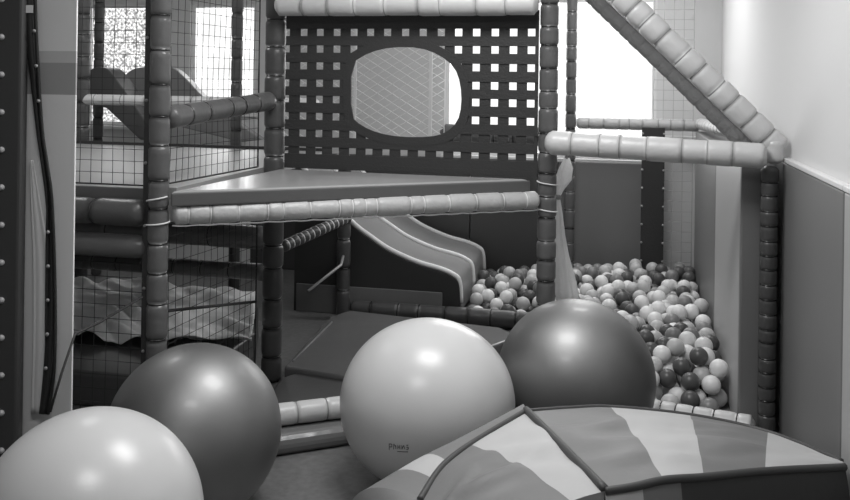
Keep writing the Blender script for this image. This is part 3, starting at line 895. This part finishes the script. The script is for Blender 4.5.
bmeshes = {k: ball_mesh('pit_ball', k) for k in TONES}
rt = random.Random(11)
tone = [rt.choices(TONES, (32, 26, 17, 25))[0] for _ in balls]
# which balls does the photograph's viewpoint show?  cast one ray per pixel against balls and scene
dg_ = None
bpy.context.view_layer.update(); deps = bpy.context.evaluated_depsgraph_get()
vs, fs = [], []; fown = []
bm = bmesh.new(); bmesh.ops.create_icosphere(bm, subdivisions=2, radius=RB)
iv = [v.co.copy() for v in bm.verts]; ifc = [[v.index for v in f.verts] for f in bm.faces]; bm.free()
for bi, (u_, v_, z) in enumerate(balls):
    c = W(u_, v_, z); o_ = len(vs)
    vs += [c+p for p in iv]; fs += [[o_+q for q in f] for f in ifc]; fown += [bi]*len(ifc)
bvh = BVHTree.FromPolygons(vs, fs)
cnt = {}
for py in range(250, 424):
    for px in range(455, 752):
        d = ray(px+.5, py+.5).normalized()
        hit = bvh.ray_cast(CAM, d)
        if hit[0] is None: continue
        r2 = S.ray_cast(deps, CAM, d, distance=hit[3]-.004)
        if r2[0] and not r2[4].name.startswith(('mesh', 'edge_rope', 'safety_net')): continue
        cnt[fown[hit[2]]] = cnt.get(fown[hit[2]], 0)+1
order = sorted(cnt, key=lambda k: -cnt[k])
front = order[:295]
print('PIT', len(balls), 'visible', len(cnt), [cnt[k] for k in order[:5]], [cnt[k] for k in order[-5:]])
tn = {'pit_white': 'white', 'pit_pale': 'pale grey', 'pit_mid': 'mid grey', 'pit_dark': 'dark grey'}
fset = set(front)
for bi in front:
    u_, v_, z = balls[bi]; k = tone[bi]
    o = bpy.data.objects.new('pit_ball', bmeshes[k]); COL.objects.link(o); o.location = W(u_, v_, z)
    if u_ < -.4: w1 = 'in the pile at the foot of the wavy slide'; g = 'at the slide foot'
    elif v_ < 4.9: w1 = 'heaped near the white floor roll'; g = 'near the floor roll'
    elif v_ < 5.9: w1 = 'in the middle of the ball pit'; g = 'mid pit'
    else: w1 = 'far back in the ball pit by the window wall'; g = 'far back'
    tag(o, '%s plastic ball %s' % (tn[k], w1), 'ball', '%s pit balls %s' % (tn[k], g))
rest_ = [i for i in range(len(balls)) if i not in fset]
mb = MB()
for bi in rest_:
    u_, v_, z = balls[bi]; c = W(u_, v_, z); o_ = len(mb.v)
    mb.v += [c+p for p in iv]
    for f in ifc: mb.face([o_+q for q in f], TONES.index(tone[bi]), True)
tag(mb.build('pit_balls', [M[k] for k in TONES]), 'mass of plastic balls filling the pit beneath the top layer', 'balls', None, 'stuff')

# ================================================================== LIGHT, CAMERA
w = bpy.data.worlds.new('World'); S.world = w; w.use_nodes = True
bg = w.node_tree.nodes['Background']; bg.inputs[0].default_value = (1, 1, 1, 1); bg.inputs[1].default_value = 1.6
def area(name, loc, sx, sy, power, rot=(0, 0, ROOMROT)):
    l = bpy.data.lights.new(name, 'AREA'); l.shape = 'RECTANGLE'; l.size = sx; l.size_y = sy; l.energy = power
    o = bpy.data.objects.new(name, l); COL.objects.link(o); o.location = loc; o.rotation_euler = rot
    return o
area('overhead_light', (0.08, 3.2, 2.76), 0.9, 0.7, 38)
area('overhead_light', (-0.6, 1.5, 2.76), 0.7, 0.5, 19)
area('overhead_light', W(-.1, 6.0, 2.76), 0.6, 0.5, 20)  # added light, placed to brighten the back of the pit and the walls there
area('overhead_light', W(-3.2, 4.6, 2.76), 0.6, 0.5, 16)  # added light to lift the left side of the frame
# daylight through the windows
for (a, b, z0, z1, pm) in wins:
    o = area('window_daylight', W((a+b)/2, vb+.3, (z0+z1)/2), b-a, z1-z0, 14*(b-a)*(z1-z0), (math.radians(90), 0, ROOMROT+math.pi))
    o.rotation_euler = (math.radians(-90), 0, ROOMROT)
cam = bpy.data.cameras.new('camera'); co = bpy.data.objects.new('camera', cam); COL.objects.link(co)
co.matrix_world = Matrix.Translation(CAM) @ Matrix.Rotation(math.radians(90), 4, 'X') @ Matrix.Rotation(ROLL, 4, 'Z')
cam.sensor_fit = 'HORIZONTAL'; cam.sensor_width = 36; cam.lens = 36*F/850; cam.shift_y = -170/850; cam.clip_start = .05
S.camera = co
S.view_settings.view_transform = 'Standard'; S.view_settings.look = 'None'; S.view_settings.exposure = 0.0; S.view_settings.gamma = 1
S.view_settings.use_curve_mapping = False
